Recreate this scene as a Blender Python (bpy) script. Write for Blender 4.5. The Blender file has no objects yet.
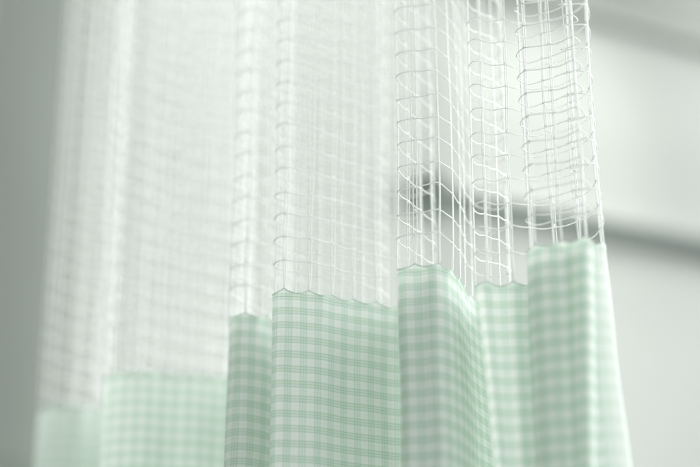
import bpy, math, random
from mathutils import Vector, noise
random.seed(7)
S = bpy.context.scene
COL = S.collection
PI = math.pi

# ------------------------------------------------------------------ camera
CAM_Z = 1.20
TOP = CAM_Z + 0.456            # height of the scalloped top of the fabric
PITCH = 22.36
cd = bpy.data.cameras.new('camera')
cam = bpy.data.objects.new('camera', cd); COL.objects.link(cam)
cam.location = (0, 0, CAM_Z)
cam.rotation_euler = (math.radians(90 + PITCH), 0, 0)
cd.lens = 85; cd.sensor_width = 36; cd.clip_start = 0.05; cd.clip_end = 200
cd.dof.use_dof = True
cd.dof.focus_distance = 1.285
cd.dof.aperture_fstop = 1.6
S.camera = cam

# ------------------------------------------------------------------ light
w = bpy.data.worlds.new('World'); S.world = w; w.use_nodes = True
bg = w.node_tree.nodes['Background']
bg.inputs[0].default_value = (0.985, 1.0, 0.985, 1)
bg.inputs[1].default_value = 0.62

def area(name, loc, target, sx, sy, power, col):
    l = bpy.data.lights.new(name, 'AREA'); l.shape = 'RECTANGLE'; l.size = sx; l.size_y = sy
    l.energy = power; l.color = col
    o = bpy.data.objects.new(name, l); COL.objects.link(o)
    o.location = loc
    o.rotation_euler = (Vector(target) - Vector(loc)).to_track_quat('-Z', 'Y').to_euler()
    return o
# window light from behind the curtain on the right, and a weaker one from the side
area('window_light', (1.5, 2.05, 2.3), (0.0, 1.2, 1.7), 1.2, 1.4, 50, (0.99, 1.0, 0.975))
area('side_light', (2.4, 0.9, 2.3), (0.0, 1.2, 1.7), 1.2, 1.4, 40, (0.98, 1.0, 0.98))
# soft glow of a lamp on the wall behind the netting
sl = bpy.data.lights.new('wall_spot', 'SPOT'); sl.energy = 115; sl.color = (1.0, 0.99, 0.93)
sl.spot_size = math.radians(20); sl.spot_blend = 1.0; sl.shadow_soft_size = 0.06
so = bpy.data.objects.new('wall_spot', sl); COL.objects.link(so)
so.location = (0.75, 1.35, 3.1)
so.rotation_euler = (Vector((0.29, 2.11, 2.22)) - so.location).to_track_quat('-Z', 'Y').to_euler()
def spot(name, loc, target, deg, power, col, soft):
    l = bpy.data.lights.new(name, 'SPOT'); l.energy = power; l.color = col
    l.spot_size = math.radians(deg); l.spot_blend = 1.0; l.shadow_soft_size = soft
    o = bpy.data.objects.new(name, l); COL.objects.link(o); o.location = loc
    o.rotation_euler = (Vector(target) - Vector(loc)).to_track_quat('-Z', 'Y').to_euler()
spot('wall_fill_high', (0.0, 1.60, 3.1), (0.05, 1.99, 1.65), 56, 135, (1.0, 1.0, 0.985), 0.1)  # added fill from above, brightens the wall behind the netting
spot('wall_fill_low', (0.08, 1.66, 0.55), (0.04, 1.97, 1.95), 52, 450, (1.0, 1.0, 0.985), 0.1)  # added fill from below the view, evens out the wall brightness
# weak light of the room on the camera's side
area('room_light', (0.9, -0.7, 2.5), (0.0, 1.2, 1.7), 1.5, 1.5, 21, (0.98, 1.0, 0.98))

S.view_settings.view_transform = 'Standard'
S.view_settings.look = 'None'
S.view_settings.exposure = 0.0
S.view_settings.gamma = 1.0

# ------------------------------------------------------------------ helpers
def link(name, verts, faces, mat, parent=None, smooth=True, uvs=None):
    me = bpy.data.meshes.new(name)
    me.from_pydata(verts, [], faces)
    if uvs:
        ul = me.uv_layers.new(name='cloth')
        for lp in me.loops:
            ul.data[lp.index].uv = uvs[lp.vertex_index]
    if smooth:
        for p in me.polygons: p.use_smooth = True
    me.materials.append(mat); me.update()
    o = bpy.data.objects.new(name, me); COL.objects.link(o)
    if parent: o.parent = parent
    return o

def new_mat(name):
    m = bpy.data.materials.new(name); m.use_nodes = True
    nt = m.node_tree; nt.nodes.clear()
    return m, nt, nt.nodes.new('ShaderNodeOutputMaterial')

def wall_mat(name, col, var=0.04, rough=0.6):
    m, nt, out = new_mat(name); N = nt.nodes; L = nt.links
    b = N.new('ShaderNodeBsdfPrincipled'); b.inputs['Roughness'].default_value = rough
    tc = N.new('ShaderNodeTexCoord')
    n1 = N.new('ShaderNodeTexNoise'); n1.inputs['Scale'].default_value = 3.0; n1.inputs['Detail'].default_value = 5
    L.new(tc.outputs['Object'], n1.inputs['Vector'])
    r = N.new('ShaderNodeMapRange'); r.inputs['To Min'].default_value = 1 - var; r.inputs['To Max'].default_value = 1 + var
    L.new(n1.outputs['Fac'], r.inputs['Value'])
    h = N.new('ShaderNodeHueSaturation'); h.inputs['Color'].default_value = (*col, 1)
    L.new(r.outputs[0], h.inputs['Value']); L.new(h.outputs[0], b.inputs['Base Color'])
    n2 = N.new('ShaderNodeTexNoise'); n2.inputs['Scale'].default_value = 220; n2.inputs['Detail'].default_value = 3
    L.new(tc.outputs['Object'], n2.inputs['Vector'])
    bp = N.new('ShaderNodeBump'); bp.inputs['Strength'].default_value = 0.15; bp.inputs['Distance'].default_value = 0.001
    L.new(n2.outputs['Fac'], bp.inputs['Height']); L.new(bp.outputs[0], b.inputs['Normal'])
    L.new(b.outputs[0], out.inputs[0])
    return m

def thread_mat():
    m, nt, out = new_mat('white_polyester_thread'); N = nt.nodes; L = nt.links
    b = N.new('ShaderNodeBsdfPrincipled'); b.inputs['Base Color'].default_value = (0.90, 0.91, 0.905, 1)
    b.inputs['Roughness'].default_value = 0.6
    t = N.new('ShaderNodeBsdfTranslucent'); t.inputs[0].default_value = (0.90, 0.92, 0.91, 1)
    mx = N.new('ShaderNodeMixShader'); mx.inputs[0].default_value = 0.3
    L.new(b.outputs[0], mx.inputs[1]); L.new(t.outputs[0], mx.inputs[2]); L.new(mx.outputs[0], out.inputs[0])
    return m

def gingham_mat(lit_fold, name='gingham_cotton', pale=(0.82, 0.84, 0.835), mid=(0.575, 0.71, 0.62), dark=(0.38, 0.54, 0.435)):
    """woven check: broad pale green bands with three fine darker yarn lines, both ways."""
    m, nt, out = new_mat(name); N = nt.nodes; L = nt.links
    uv = N.new('ShaderNodeUVMap'); uv.uv_map = 'cloth'
    # slight irregularity of the weave
    nz = N.new('ShaderNodeTexNoise'); nz.inputs['Scale'].default_value = 22; nz.inputs['Detail'].default_value = 2
    L.new(uv.outputs[0], nz.inputs['Vector'])
    sub = N.new('ShaderNodeVectorMath'); sub.operation = 'SUBTRACT'; sub.inputs[1].default_value = (.5, .5, .5)
    L.new(nz.outputs['Color'], sub.inputs[0])
    sc = N.new('ShaderNodeVectorMath'); sc.operation = 'SCALE'; sc.inputs['Scale'].default_value = 0.0016
    L.new(sub.outputs[0], sc.inputs[0])
    ad = N.new('ShaderNodeVectorMath'); ad.operation = 'ADD'
    L.new(uv.outputs[0], ad.inputs[0]); L.new(sc.outputs[0], ad.inputs[1])
    sp = N.new('ShaderNodeSeparateXYZ'); L.new(ad.outputs[0], sp.inputs[0])
    def mt(op, a, b=None, c=None):
        n = N.new('ShaderNodeMath'); n.operation = op
        for i, v in enumerate((a, b, c)):
            if v is None: continue
            if isinstance(v, (int, float)): n.inputs[i].default_value = v
            else: L.new(v, n.inputs[i])
        return n.outputs[0]
    PITCHM = 0.0119
    def bands(sock):
        f = mt('FRACT', mt('DIVIDE', sock, PITCHM))
        ds = mt('ABSOLUTE', mt('SUBTRACT', f, 0.5))           # 0 in the band's middle
        rm = N.new('ShaderNodeMapRange'); rm.interpolation_type = 'SMOOTHSTEP'
        rm.inputs['From Min'].default_value = 0.29; rm.inputs['From Max'].default_value = 0.21
        L.new(ds, rm.inputs['Value'])
        band = rm.outputs[0]
        lines = None
        for c0 in (0.31, 0.5, 0.69, 0.0):
            d = mt('ABSOLUTE', mt('SUBTRACT', f, c0))
            r2 = N.new('ShaderNodeMapRange'); r2.interpolation_type = 'SMOOTHSTEP'
            r2.inputs['From Min'].default_value = 0.05; r2.inputs['From Max'].default_value = 0.02
            L.new(d, r2.inputs['Value'])
            q = r2.outputs[0] if c0 else mt('MULTIPLY', r2.outputs[0], 0.4)
            lines = q if lines is None else mt('MAXIMUM', lines, q)
        return band, lines
    bu, lu = bands(sp.outputs[0]); bv, lv = bands(sp.outputs[1])
    g = mt('ADD', mt('MULTIPLY', bu, 0.36), mt('MULTIPLY', bv, 0.40))
    l = mt('ADD', mt('MULTIPLY', lu, 0.24), mt('MULTIPLY', lv, 0.38))
    # light on the outer right fold, painted in as a paler, almost plain strip
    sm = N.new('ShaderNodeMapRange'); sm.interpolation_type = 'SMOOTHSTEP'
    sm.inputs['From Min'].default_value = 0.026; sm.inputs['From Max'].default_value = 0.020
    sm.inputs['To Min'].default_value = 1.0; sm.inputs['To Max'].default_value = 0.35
    L.new(mt('ABSOLUTE', mt('SUBTRACT', sp.outputs[0], lit_fold)), sm.inputs['Value'])
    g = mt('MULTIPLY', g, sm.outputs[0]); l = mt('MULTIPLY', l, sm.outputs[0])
    m1 = N.new('ShaderNodeMix'); m1.data_type = 'RGBA'; m1.inputs[6].default_value = (*pale, 1); m1.inputs[7].default_value = (*mid, 1)
    L.new(g, m1.inputs[0])
    m2 = N.new('ShaderNodeMix'); m2.data_type = 'RGBA'; m2.inputs[7].default_value = (*dark, 1)
    L.new(m1.outputs[2], m2.inputs[6]); L.new(l, m2.inputs[0])
    # fine slubs
    wv = N.new('ShaderNodeTexNoise'); wv.inputs['Scale'].default_value = 900; wv.inputs['Detail'].default_value = 2
    L.new(uv.outputs[0], wv.inputs['Vector'])
    rr = N.new('ShaderNodeMapRange'); rr.inputs['To Min'].default_value = 0.93; rr.inputs['To Max'].default_value = 1.07
    L.new(wv.outputs['Fac'], rr.inputs['Value'])
    hs = N.new('ShaderNodeHueSaturation'); L.new(m2.outputs[2], hs.inputs['Color']); L.new(rr.outputs[0], hs.inputs['Value'])
    bp = N.new('ShaderNodeBump'); bp.inputs['Strength'].default_value = 0.35; bp.inputs['Distance'].default_value = 0.0006
    L.new(mt('ADD', mt('MULTIPLY', wv.outputs['Fac'], 0.6), mt('MULTIPLY', lv, 0.5)), bp.inputs['Height'])
    b = N.new('ShaderNodeBsdfPrincipled'); b.inputs['Roughness'].default_value = 0.8
    b.inputs['Specular IOR Level'].default_value = 0.25
    b.inputs['Sheen Weight'].default_value = 0.15
    L.new(hs.outputs[0], b.inputs['Base Color']); L.new(bp.outputs[0], b.inputs['Normal'])
    t = N.new('ShaderNodeBsdfTranslucent')
    gm = N.new('ShaderNodeGamma'); gm.inputs[1].default_value = 1.0
    tn = N.new('ShaderNodeMix'); tn.data_type = 'RGBA'; tn.blend_type = 'MULTIPLY'; tn.inputs[0].default_value = 1.0
    tn.inputs[7].default_value = (0.99, 1.0, 0.965, 1)
    L.new(hs.outputs[0], gm.inputs[0]); L.new(gm.outputs[0], tn.inputs[6]); L.new(tn.outputs[2], t.inputs[0])
    mx = N.new('ShaderNodeMixShader'); mx.inputs[0].default_value = 0.5
    L.new(b.outputs[0], mx.inputs[1]); L.new(t.outputs[0], mx.inputs[2]); L.new(mx.outputs[0], out.inputs[0])
    return m

# ------------------------------------------------------------------ setting
# one wall behind the curtain, turned so that it recedes to the right
WA = math.radians(27)
WD = 1.75
wt = Vector((math.cos(WA), math.sin(WA), 0))     # along the wall, rightwards
wn = Vector((-math.sin(WA), math.cos(WA), 0))    # away from the camera
wo = wn * WD
def wall_pt(s, off, z): 
    p = wo + wt * s - wn * off
    return Vector((p.x, p.y, z))
def wall_box(name, s0, s1, z0, z1, depth, mat, parent=None, base=0.0, bev=0.004, tilt=0.0, sref=0.0):
    v = []
    for off in (base, base + depth):
        for s_, z_ in ((s0, z0), (s1, z0), (s1, z1), (s0, z1)):
            v.append(tuple(wall_pt(s_, off, z_ + tilt * (s_ - sref))))
    f = [(0, 3, 2, 1), (4, 5, 6, 7), (0, 1, 5, 4), (1, 2, 6, 5), (2, 3, 7, 6), (3, 0, 4, 7)]
    o = link(name, v, f, mat, parent, smooth=False)
    bm = o.modifiers.new('bevel', 'BEVEL'); bm.width = bev; bm.segments = 2
    return o
M_wall = wall_mat('painted_wall', (0.161, 0.176, 0.164))
M_dark = wall_mat('grey_green_paint', (0.170, 0.192, 0.174), 0.06)
M_rail = wall_mat('dark_rail_finish', (0.022, 0.034, 0.028), 0.08, 0.7)
M_rail2 = wall_mat('upper_rail_finish', (0.105, 0.122, 0.108), 0.05, 0.5)
o = wall_box('wall', -3.5, 5.0, -0.2, 5.0, -0.12, M_wall); o['kind'] = 'structure'

def tag(o, label, cat, group=None):
    o['label'] = label; o['category'] = cat
    if group: o['group'] = group
def empty(name, loc):
    e = bpy.data.objects.new(name, None); COL.objects.link(e); e.location = loc
    e.empty_display_size = 0.05
    return e
def keep(e, o):
    """parent o to e with world coordinates kept"""
    o.parent = e; o.matrix_parent_inverse = e.matrix_world.inverted()

# lower rail, ends behind the netting in a heavier bracket
ZL = 2.0765
ZU = 2.4305
p0 = wall_pt(-0.1, 0, ZL)
rail = empty('wall_rail', p0); bpy.context.view_layer.update()
tag(rail, 'dark green grey rail crossing the wall at mid height behind the netting', 'rail')
keep(rail, wall_box('bar', 0.998, 3.6, ZL - 0.0125, ZL + 0.0125, 0.02, M_rail, base=0.0122, tilt=0.02, sref=1.2))
keep(rail, wall_box('end_bracket', 0.985, 1.022, ZL - 0.026, ZL + 0.026, 0.036, M_rail, base=0.0))
for s_ in (1.9, 2.9):
    keep(rail, wall_box('bracket', s_, s_ + 0.04, ZL + 0.011, ZL + 0.022, 0.0122, M_rail))
rail2 = empty('upper_wall_rail', wall_pt(-0.1, 0, ZU)); bpy.context.view_layer.update()
tag(rail2, 'soft grey rail high on the wall at the top right corner', 'rail')
keep(rail2, wall_box('bar', 1.05, 3.6, ZU - 0.011, ZU + 0.011, 0.012, M_rail2, base=0.0122, bev=0.003))
for s_ in (1.9, 2.6, 3.3):
    keep(rail2, wall_box('bracket', s_, s_ + 0.05, ZU - 0.008, ZU + 0.008, 0.0122, M_rail2))
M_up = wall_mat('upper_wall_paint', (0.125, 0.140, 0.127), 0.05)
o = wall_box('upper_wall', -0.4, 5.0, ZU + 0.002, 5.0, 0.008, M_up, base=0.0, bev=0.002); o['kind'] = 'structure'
# added blocker just left of the view, shades the left folds
vs = [(x_, y_, z_) for z_ in (-0.2, 5.0) for x_, y_ in ((-0.52, -0.1), (-0.405, -0.1), (-0.405, 1.9), (-0.52, 1.9))]
o = link('side_blocker', vs, [(0, 1, 2, 3), (7, 6, 5, 4), (0, 4, 5, 1), (1, 5, 6, 2), (2, 6, 7, 3), (3, 7, 4, 0)], M_dark, smooth=False); o['kind'] = 'structure'
# shaded pillar at the far left of the wall
o = wall_box('pillar', -2.2, 0.515, -0.2, 5.0, 0.10, M_dark, base=0.0, bev=0.01)
tag(o, 'grey green pillar in shade at the left side, completely out of focus', 'pillar')

# ------------------------------------------------------------------ curtain plan
# plan of the folds seen from above, metres: x, y, sideways drift per metre of drop (mm), recession per metre of rise (mm), height offset (mm)
PLAN = [
    (-0.2551, 1.6657, 0, 0, 0), (-0.2626, 1.6313, 0, 0, 0), (-0.2815, 1.609, 0, 0, 0), (-0.2979, 1.5873, 0, 0, 0),
    (-0.3052, 1.5661, 0, 0, 0), (-0.2934, 1.5488, 0, 0, 0), (-0.2667, 1.5454, 0, 0, 0), (-0.2395, 1.5592, 0, 0, 0),
    (-0.1986, 1.5873, 0, 0, 0), (-0.1461, 1.6127, 0, 0, 0), (-0.1108, 1.6127, 0, 0, 0), (-0.1027, 1.5766, 0, 0, 0),
    (-0.1341, 1.5488, 0, 0, 0), (-0.1858, 1.5153, 0, 0, 0), (-0.2064, 1.4893, 0, 0, 0), (-0.2202, 1.4798, 0, 0, 0),
    (-0.2248, 1.4519, 0, 0, 0), (-0.2145, 1.4368, 0, 0, 0), (-0.1856, 1.4308, 0, 0, 0), (-0.1621, 1.4398, 0, 0, 0),
    (-0.1368, 1.4428, 0, 0, 0), (-0.1103, 1.455, 0, 0, 0), (-0.0813, 1.4642, 0, 0, 0), (-0.0596, 1.4519, 0, 0, 0),
    (-0.0536, 1.4103, 0, 0, 0), (-0.0652, 1.3652, 0, 0, 0), (-0.0806, 1.3279, 0, 0, 0), (-0.096, 1.3048, 0, 0, 0),
    (-0.0999, 1.2873, 0, 0, 0), (-0.09, 1.275, 0, 0, 0), (-0.0755, 1.2799, 0, 0, 0), (-0.0621, 1.2922, 0, 0, 0),
    (-0.0338, 1.3227, 0, 0, 0), (0.0017, 1.3383, 0, 0, 0), (0.0287, 1.3227, 0, 0, 0), (0.029, 1.2922, 0, 0, 0),
    (0.0041, 1.2702, 0, 0, 0), (-0.0283, 1.2559, 0, 0, 0), (-0.0528, 1.2418, 0, 0, 0), (-0.0611, 1.2303, 0, 0, 0),
    (-0.0552, 1.2212, 0, 0, 0), (-0.0395, 1.2235, 0, 10, 0), (-0.0222, 1.228, 0, 50, 0), (-0.004, 1.2395, 0, 80, 0),
    (0.0161, 1.2488, 0, 120, 0), (0.0405, 1.2606, 0, 120, 0), (0.0633, 1.263, 0, 80, 0), (0.0703, 1.2395, 0, 0, 0),
    (0.0547, 1.2101, 0, 0, 0), (0.0416, 1.1904, 0, 0, 0), (0.0359, 1.1776, 0, 0, 0), (0.0402, 1.1692, 0, 0, 0),
    (0.0531, 1.1671, 0, 0, 0), (0.0657, 1.163, 0, 0, 0), (0.0772, 1.1776, 0, 0, 0), (0.0873, 1.2057, 0, 0, 0),
    (0.0936, 1.2303, 15, 0, 0), (0.1061, 1.2488, 20, 0, -2), (0.1218, 1.2441, 20, 0, -4), (0.1279, 1.2235, 20, 0, -8),
    (0.1147, 1.1969, 40, 0, -12), (0.1001, 1.1776, 60, 0, -17), (0.0937, 1.163, 60, 0, -19), (0.0975, 1.1527, 50, 0, -19),
    (0.1106, 1.1568, 20, 0, -19), (0.1241, 1.1568, 0, 0, -18), (0.1442, 1.1692, 0, 0, -14), (0.1681, 1.1776, 20, 0, -6),
    (0.1858, 1.1734, 45, 0, 0), (0.1929, 1.1588, 55, 0, 5), (0.1893, 1.1446, 50, 0, 8), (0.1798, 1.1406, 20, 0, 8),
    (0.167, 1.1446, 0, 0, 6), (0.152, 1.1506, 0, 0, 3), (0.1383, 1.1486, 0, 0, 0), (0.1313, 1.1386, 0, 0, 0),
    (0.1348, 1.1287, 0, 0, 0), (0.1452, 1.1228, 0, 0, 0), (0.1574, 1.1208, -10, 0, 0), (0.1686, 1.1112, -35, 0, 0),
    (0.1747, 1.1131, -45, 0, 0), (0.1779, 1.1208, -45, 0, 0), (0.1743, 1.1267, -45, 0, 0), (0.1645, 1.1306, -30, 0, 0),
]

def spline(P, n=14):
    out = []
    for i in range(len(P) - 1):
        a = P[max(i - 1, 0)]; b = P[i]; c = P[i + 1]; d = P[min(i + 2, len(P) - 1)]
        for j in range(n):
            t = j / n
            out.append(tuple(0.5 * ((2 * b[k]) + (-a[k] + c[k]) * t + (2 * a[k] - 5 * b[k] + 4 * c[k] - d[k]) * t * t
                                    + (-a[k] + 3 * b[k] - 3 * c[k] + d[k]) * t ** 3) for k in range(5)))
    out.append(tuple(P[-1]))
    return out
raw = spline(PLAN)
# light smoothing
for it in range(6):
    raw = [raw[0]] + [tuple((raw[i - 1][k] + 2 * raw[i][k] + raw[i + 1][k]) / 4 for k in range(5)) for i in range(1, len(raw) - 1)] + [raw[-1]]
cum = [0.0]
for a, b in zip(raw, raw[1:]):
    cum.append(cum[-1] + math.hypot(b[0] - a[0], b[1] - a[1]))
LEN = cum[-1]
import bisect
def at(s):
    s = min(max(s, 0), LEN - 1e-6)
    i = bisect.bisect_right(cum, s) - 1
    t = (s - cum[i]) / (cum[i + 1] - cum[i])
    return tuple(raw[i][k] + (raw[i + 1][k] - raw[i][k]) * t for k in range(5))
def normal(s):
    a = at(s - 0.002); b = at(s + 0.002)
    dx, dy = b[0] - a[0], b[1] - a[1]; l = math.hypot(dx, dy) or 1
    return (-dy / l, dx / l)
CELL = 0.0200
def cloth(s, z):
    """point of the curtain at arc length s and height z (z relative to fabric top)"""
    x, y, k, rec, dz = at(s)
    nx, ny = normal(s)
    drop = max(-z, 0)
    up = max(z, 0)
    d = 0.0022 * noise.noise((s * 14, z * 3.0, 3.1)) * min(1, abs(z) * 12)
    d += 0.0011 * noise.noise((s * 60, z * 14.0, 8.1)) * min(1, drop * 30)
    d += 0.0010 * math.cos(2 * PI * s / CELL) * math.exp(-drop / 0.018) * (1 if z <= 0 else 0) * min(1, drop * 400)
    x += k / 1000 * drop + 0.004 * noise.noise((s * 3.5, z * 2.2, 1.0)) * min(1, abs(z) * 8)
    y += rec / 1000 * min(up, 0.2)
    return (x + nx * d, y + ny * d, TOP + z + dz / 1000)

def peak(s):
    """1 at a cord, 0 midway"""
    f = (s / CELL) % 1.0
    f = min(f, 1 - f) * 2
    return max(0.0, 1 - f) ** 1.7
def top_off(s):
    i = math.floor(s / CELL + 0.5)
    amp = 0.0036 * (0.8 + 0.5 * random_hash(i))
    return -0.0038 + amp * peak(s)
def random_hash(i):
    return (math.sin(i * 127.1 + 11.7) * 43758.5453) % 1.0

curtain = empty('cubicle_curtain', (0.0, 1.2, TOP - 0.5)); bpy.context.view_layer.update()
tag(curtain, 'white and mint green gingham cubicle curtain with open white netting above, hanging in deep folds', 'curtain')

# fabric
LIT_FOLD = max((at(LEN * q / 2000)[0], LEN * q / 2000) for q in range(2001))[1]    # outermost fold at the right
M_fab = gingham_mat(LIT_FOLD + 0.002)
NS = int(LEN / 0.0016); DROP = 0.46; NR = 110
verts, uvs, faces = [], [], []
for j in range(NR + 1):
    tj = j / NR
    for i in range(NS + 1):
        s = LEN * i / NS
        z0 = top_off(s)
        z = z0 * (1 - tj) - DROP * (tj ** 1.15)
        verts.append(cloth(s, z)); uvs.append((s, z + 0.001))
W = NS + 1
for j in range(NR):
    for i in range(NS):
        a = j * W + i
        faces.append((a, a + W, a + W + 1, a + 1))
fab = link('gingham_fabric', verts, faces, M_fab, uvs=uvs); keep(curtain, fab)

# threads
V, Fc = [], []
def tube(pts, r, sides=5):
    base = len(V); n = len(pts)
    for i, p in enumerate(pts):
        a = Vector(pts[max(i - 1, 0)]); b = Vector(pts[min(i + 1, n - 1)])
        t = (b - a).normalized()
        ref = Vector((0, 0, 1)) if abs(t.z) < 0.8 else Vector((1, 0, 0))
        u = t.cross(ref).normalized(); v = t.cross(u)
        for k in range(sides):
            q = 2 * PI * k / sides
            V.append(tuple(Vector(p) + (u * math.cos(q) + v * math.sin(q)) * r))
    for i in range(n - 1):
        for k in range(sides):
            a = base + i * sides + k; b = base + i * sides + (k + 1) % sides
            Fc.append((a, b, b + sides, a + sides))
def flush(name, mat, parent):
    global V, Fc
    o = link(name, V, Fc, mat); keep(parent, o); V, Fc = [], []
    return o
M_thr = thread_mat()
NET = 0.62
ncord = int(LEN / CELL)
# upright cords: two strands each, drifting apart and together
for i in range(ncord + 1):
    s0 = i * CELL
    wide = 0.0004 + 0.0022 * random_hash(i + 40) ** 1.5
    for side in (-1, 1):
        pts = []
        n = 90
        for j in range(n + 1):
            z = -0.004 + NET * j / n
            open_ = min(1, (z + 0.004) / 0.03)
            ds = side * (0.0003 + open_ * wide * (0.6 + 0.6 * noise.noise((i * 3.7, z * 9, 2.0)))) 
            ds += 0.0012 * noise.noise((i * 1.9, z * 16, 5.0)) * open_
            if z < 0: ds = side * 0.0003
            pts.append(cloth(s0 + ds, z if z > 0 else top_off(s0) - 0.001))
        tube(pts, 0.00041)
# small knots where cords and cross threads meet
rows = int((NET - 0.02) / CELL)
for i in range(ncord + 1):
    for r_ in range(rows):
        zc = 0.0235 + r_ * CELL + 0.0008 * (random_hash(i * 5 + r_ * 13) - 0.5)
        base = len(V)
        c0 = Vector(cloth(i * CELL, zc))
        for h_, rr_ in ((-0.0011, 0.0003), (-0.0005, 0.00078), (0.0005, 0.00078), (0.0011, 0.0003)):
            for k in range(6):
                q = PI * k / 3
                V.append((c0.x + rr_ * math.cos(q), c0.y + rr_ * math.sin(q), c0.z + h_))
        for a in range(3):
            for k in range(6):
                p_, q_ = base + a * 6 + k, base + a * 6 + (k + 1) % 6
                Fc.append((p_, q_, q_ + 6, p_ + 6))
net = flush('netting', M_thr, curtain)
# cross threads
rows = int((NET - 0.02) / CELL)
for r_ in range(rows):
    zc = 0.0235 + r_ * CELL
    pts = []
    n = int(LEN / 0.0022)
    for j in range(n + 1):
        s = LEN * j / n
        f = (s / CELL) % 1.0
        z = zc - 0.0011 * math.sin(PI * f) + 0.0030 * noise.noise((s * 22, r_ * 2.3, 7.0)) + 0.0009 * (random_hash(int(s / CELL + 0.5) * 3 + r_ * 17) - .5) * math.cos(PI * f) ** 2
        pts.append(cloth(s, z))
    tube(pts, 0.00051)
# knots where they cross
flush('cross_threads', M_thr, net)

# stitched edge of the fabric: a fine cord following the scallops
pts = []
n = int(LEN / 0.001)
for j in range(n + 1):
    s = LEN * j / n
    pts.append(cloth(s, top_off(s) - 0.0003))
M_edge = wall_mat('edge_stitching_yarn', (0.50, 0.60, 0.53), 0.05, 0.8)
tube(pts, 0.00042)
s = 0.001
while s < LEN - 0.003:                       # running stitches below the edge
    tube([cloth(s + 0.0016 * q / 4, -0.0068 - 0.0001 * math.sin(s * 900)) for q in range(5)], 0.00027)
    s += 0.0026
flush('edge_stitching', M_edge, fab)
S.render.engine = 'CYCLES'
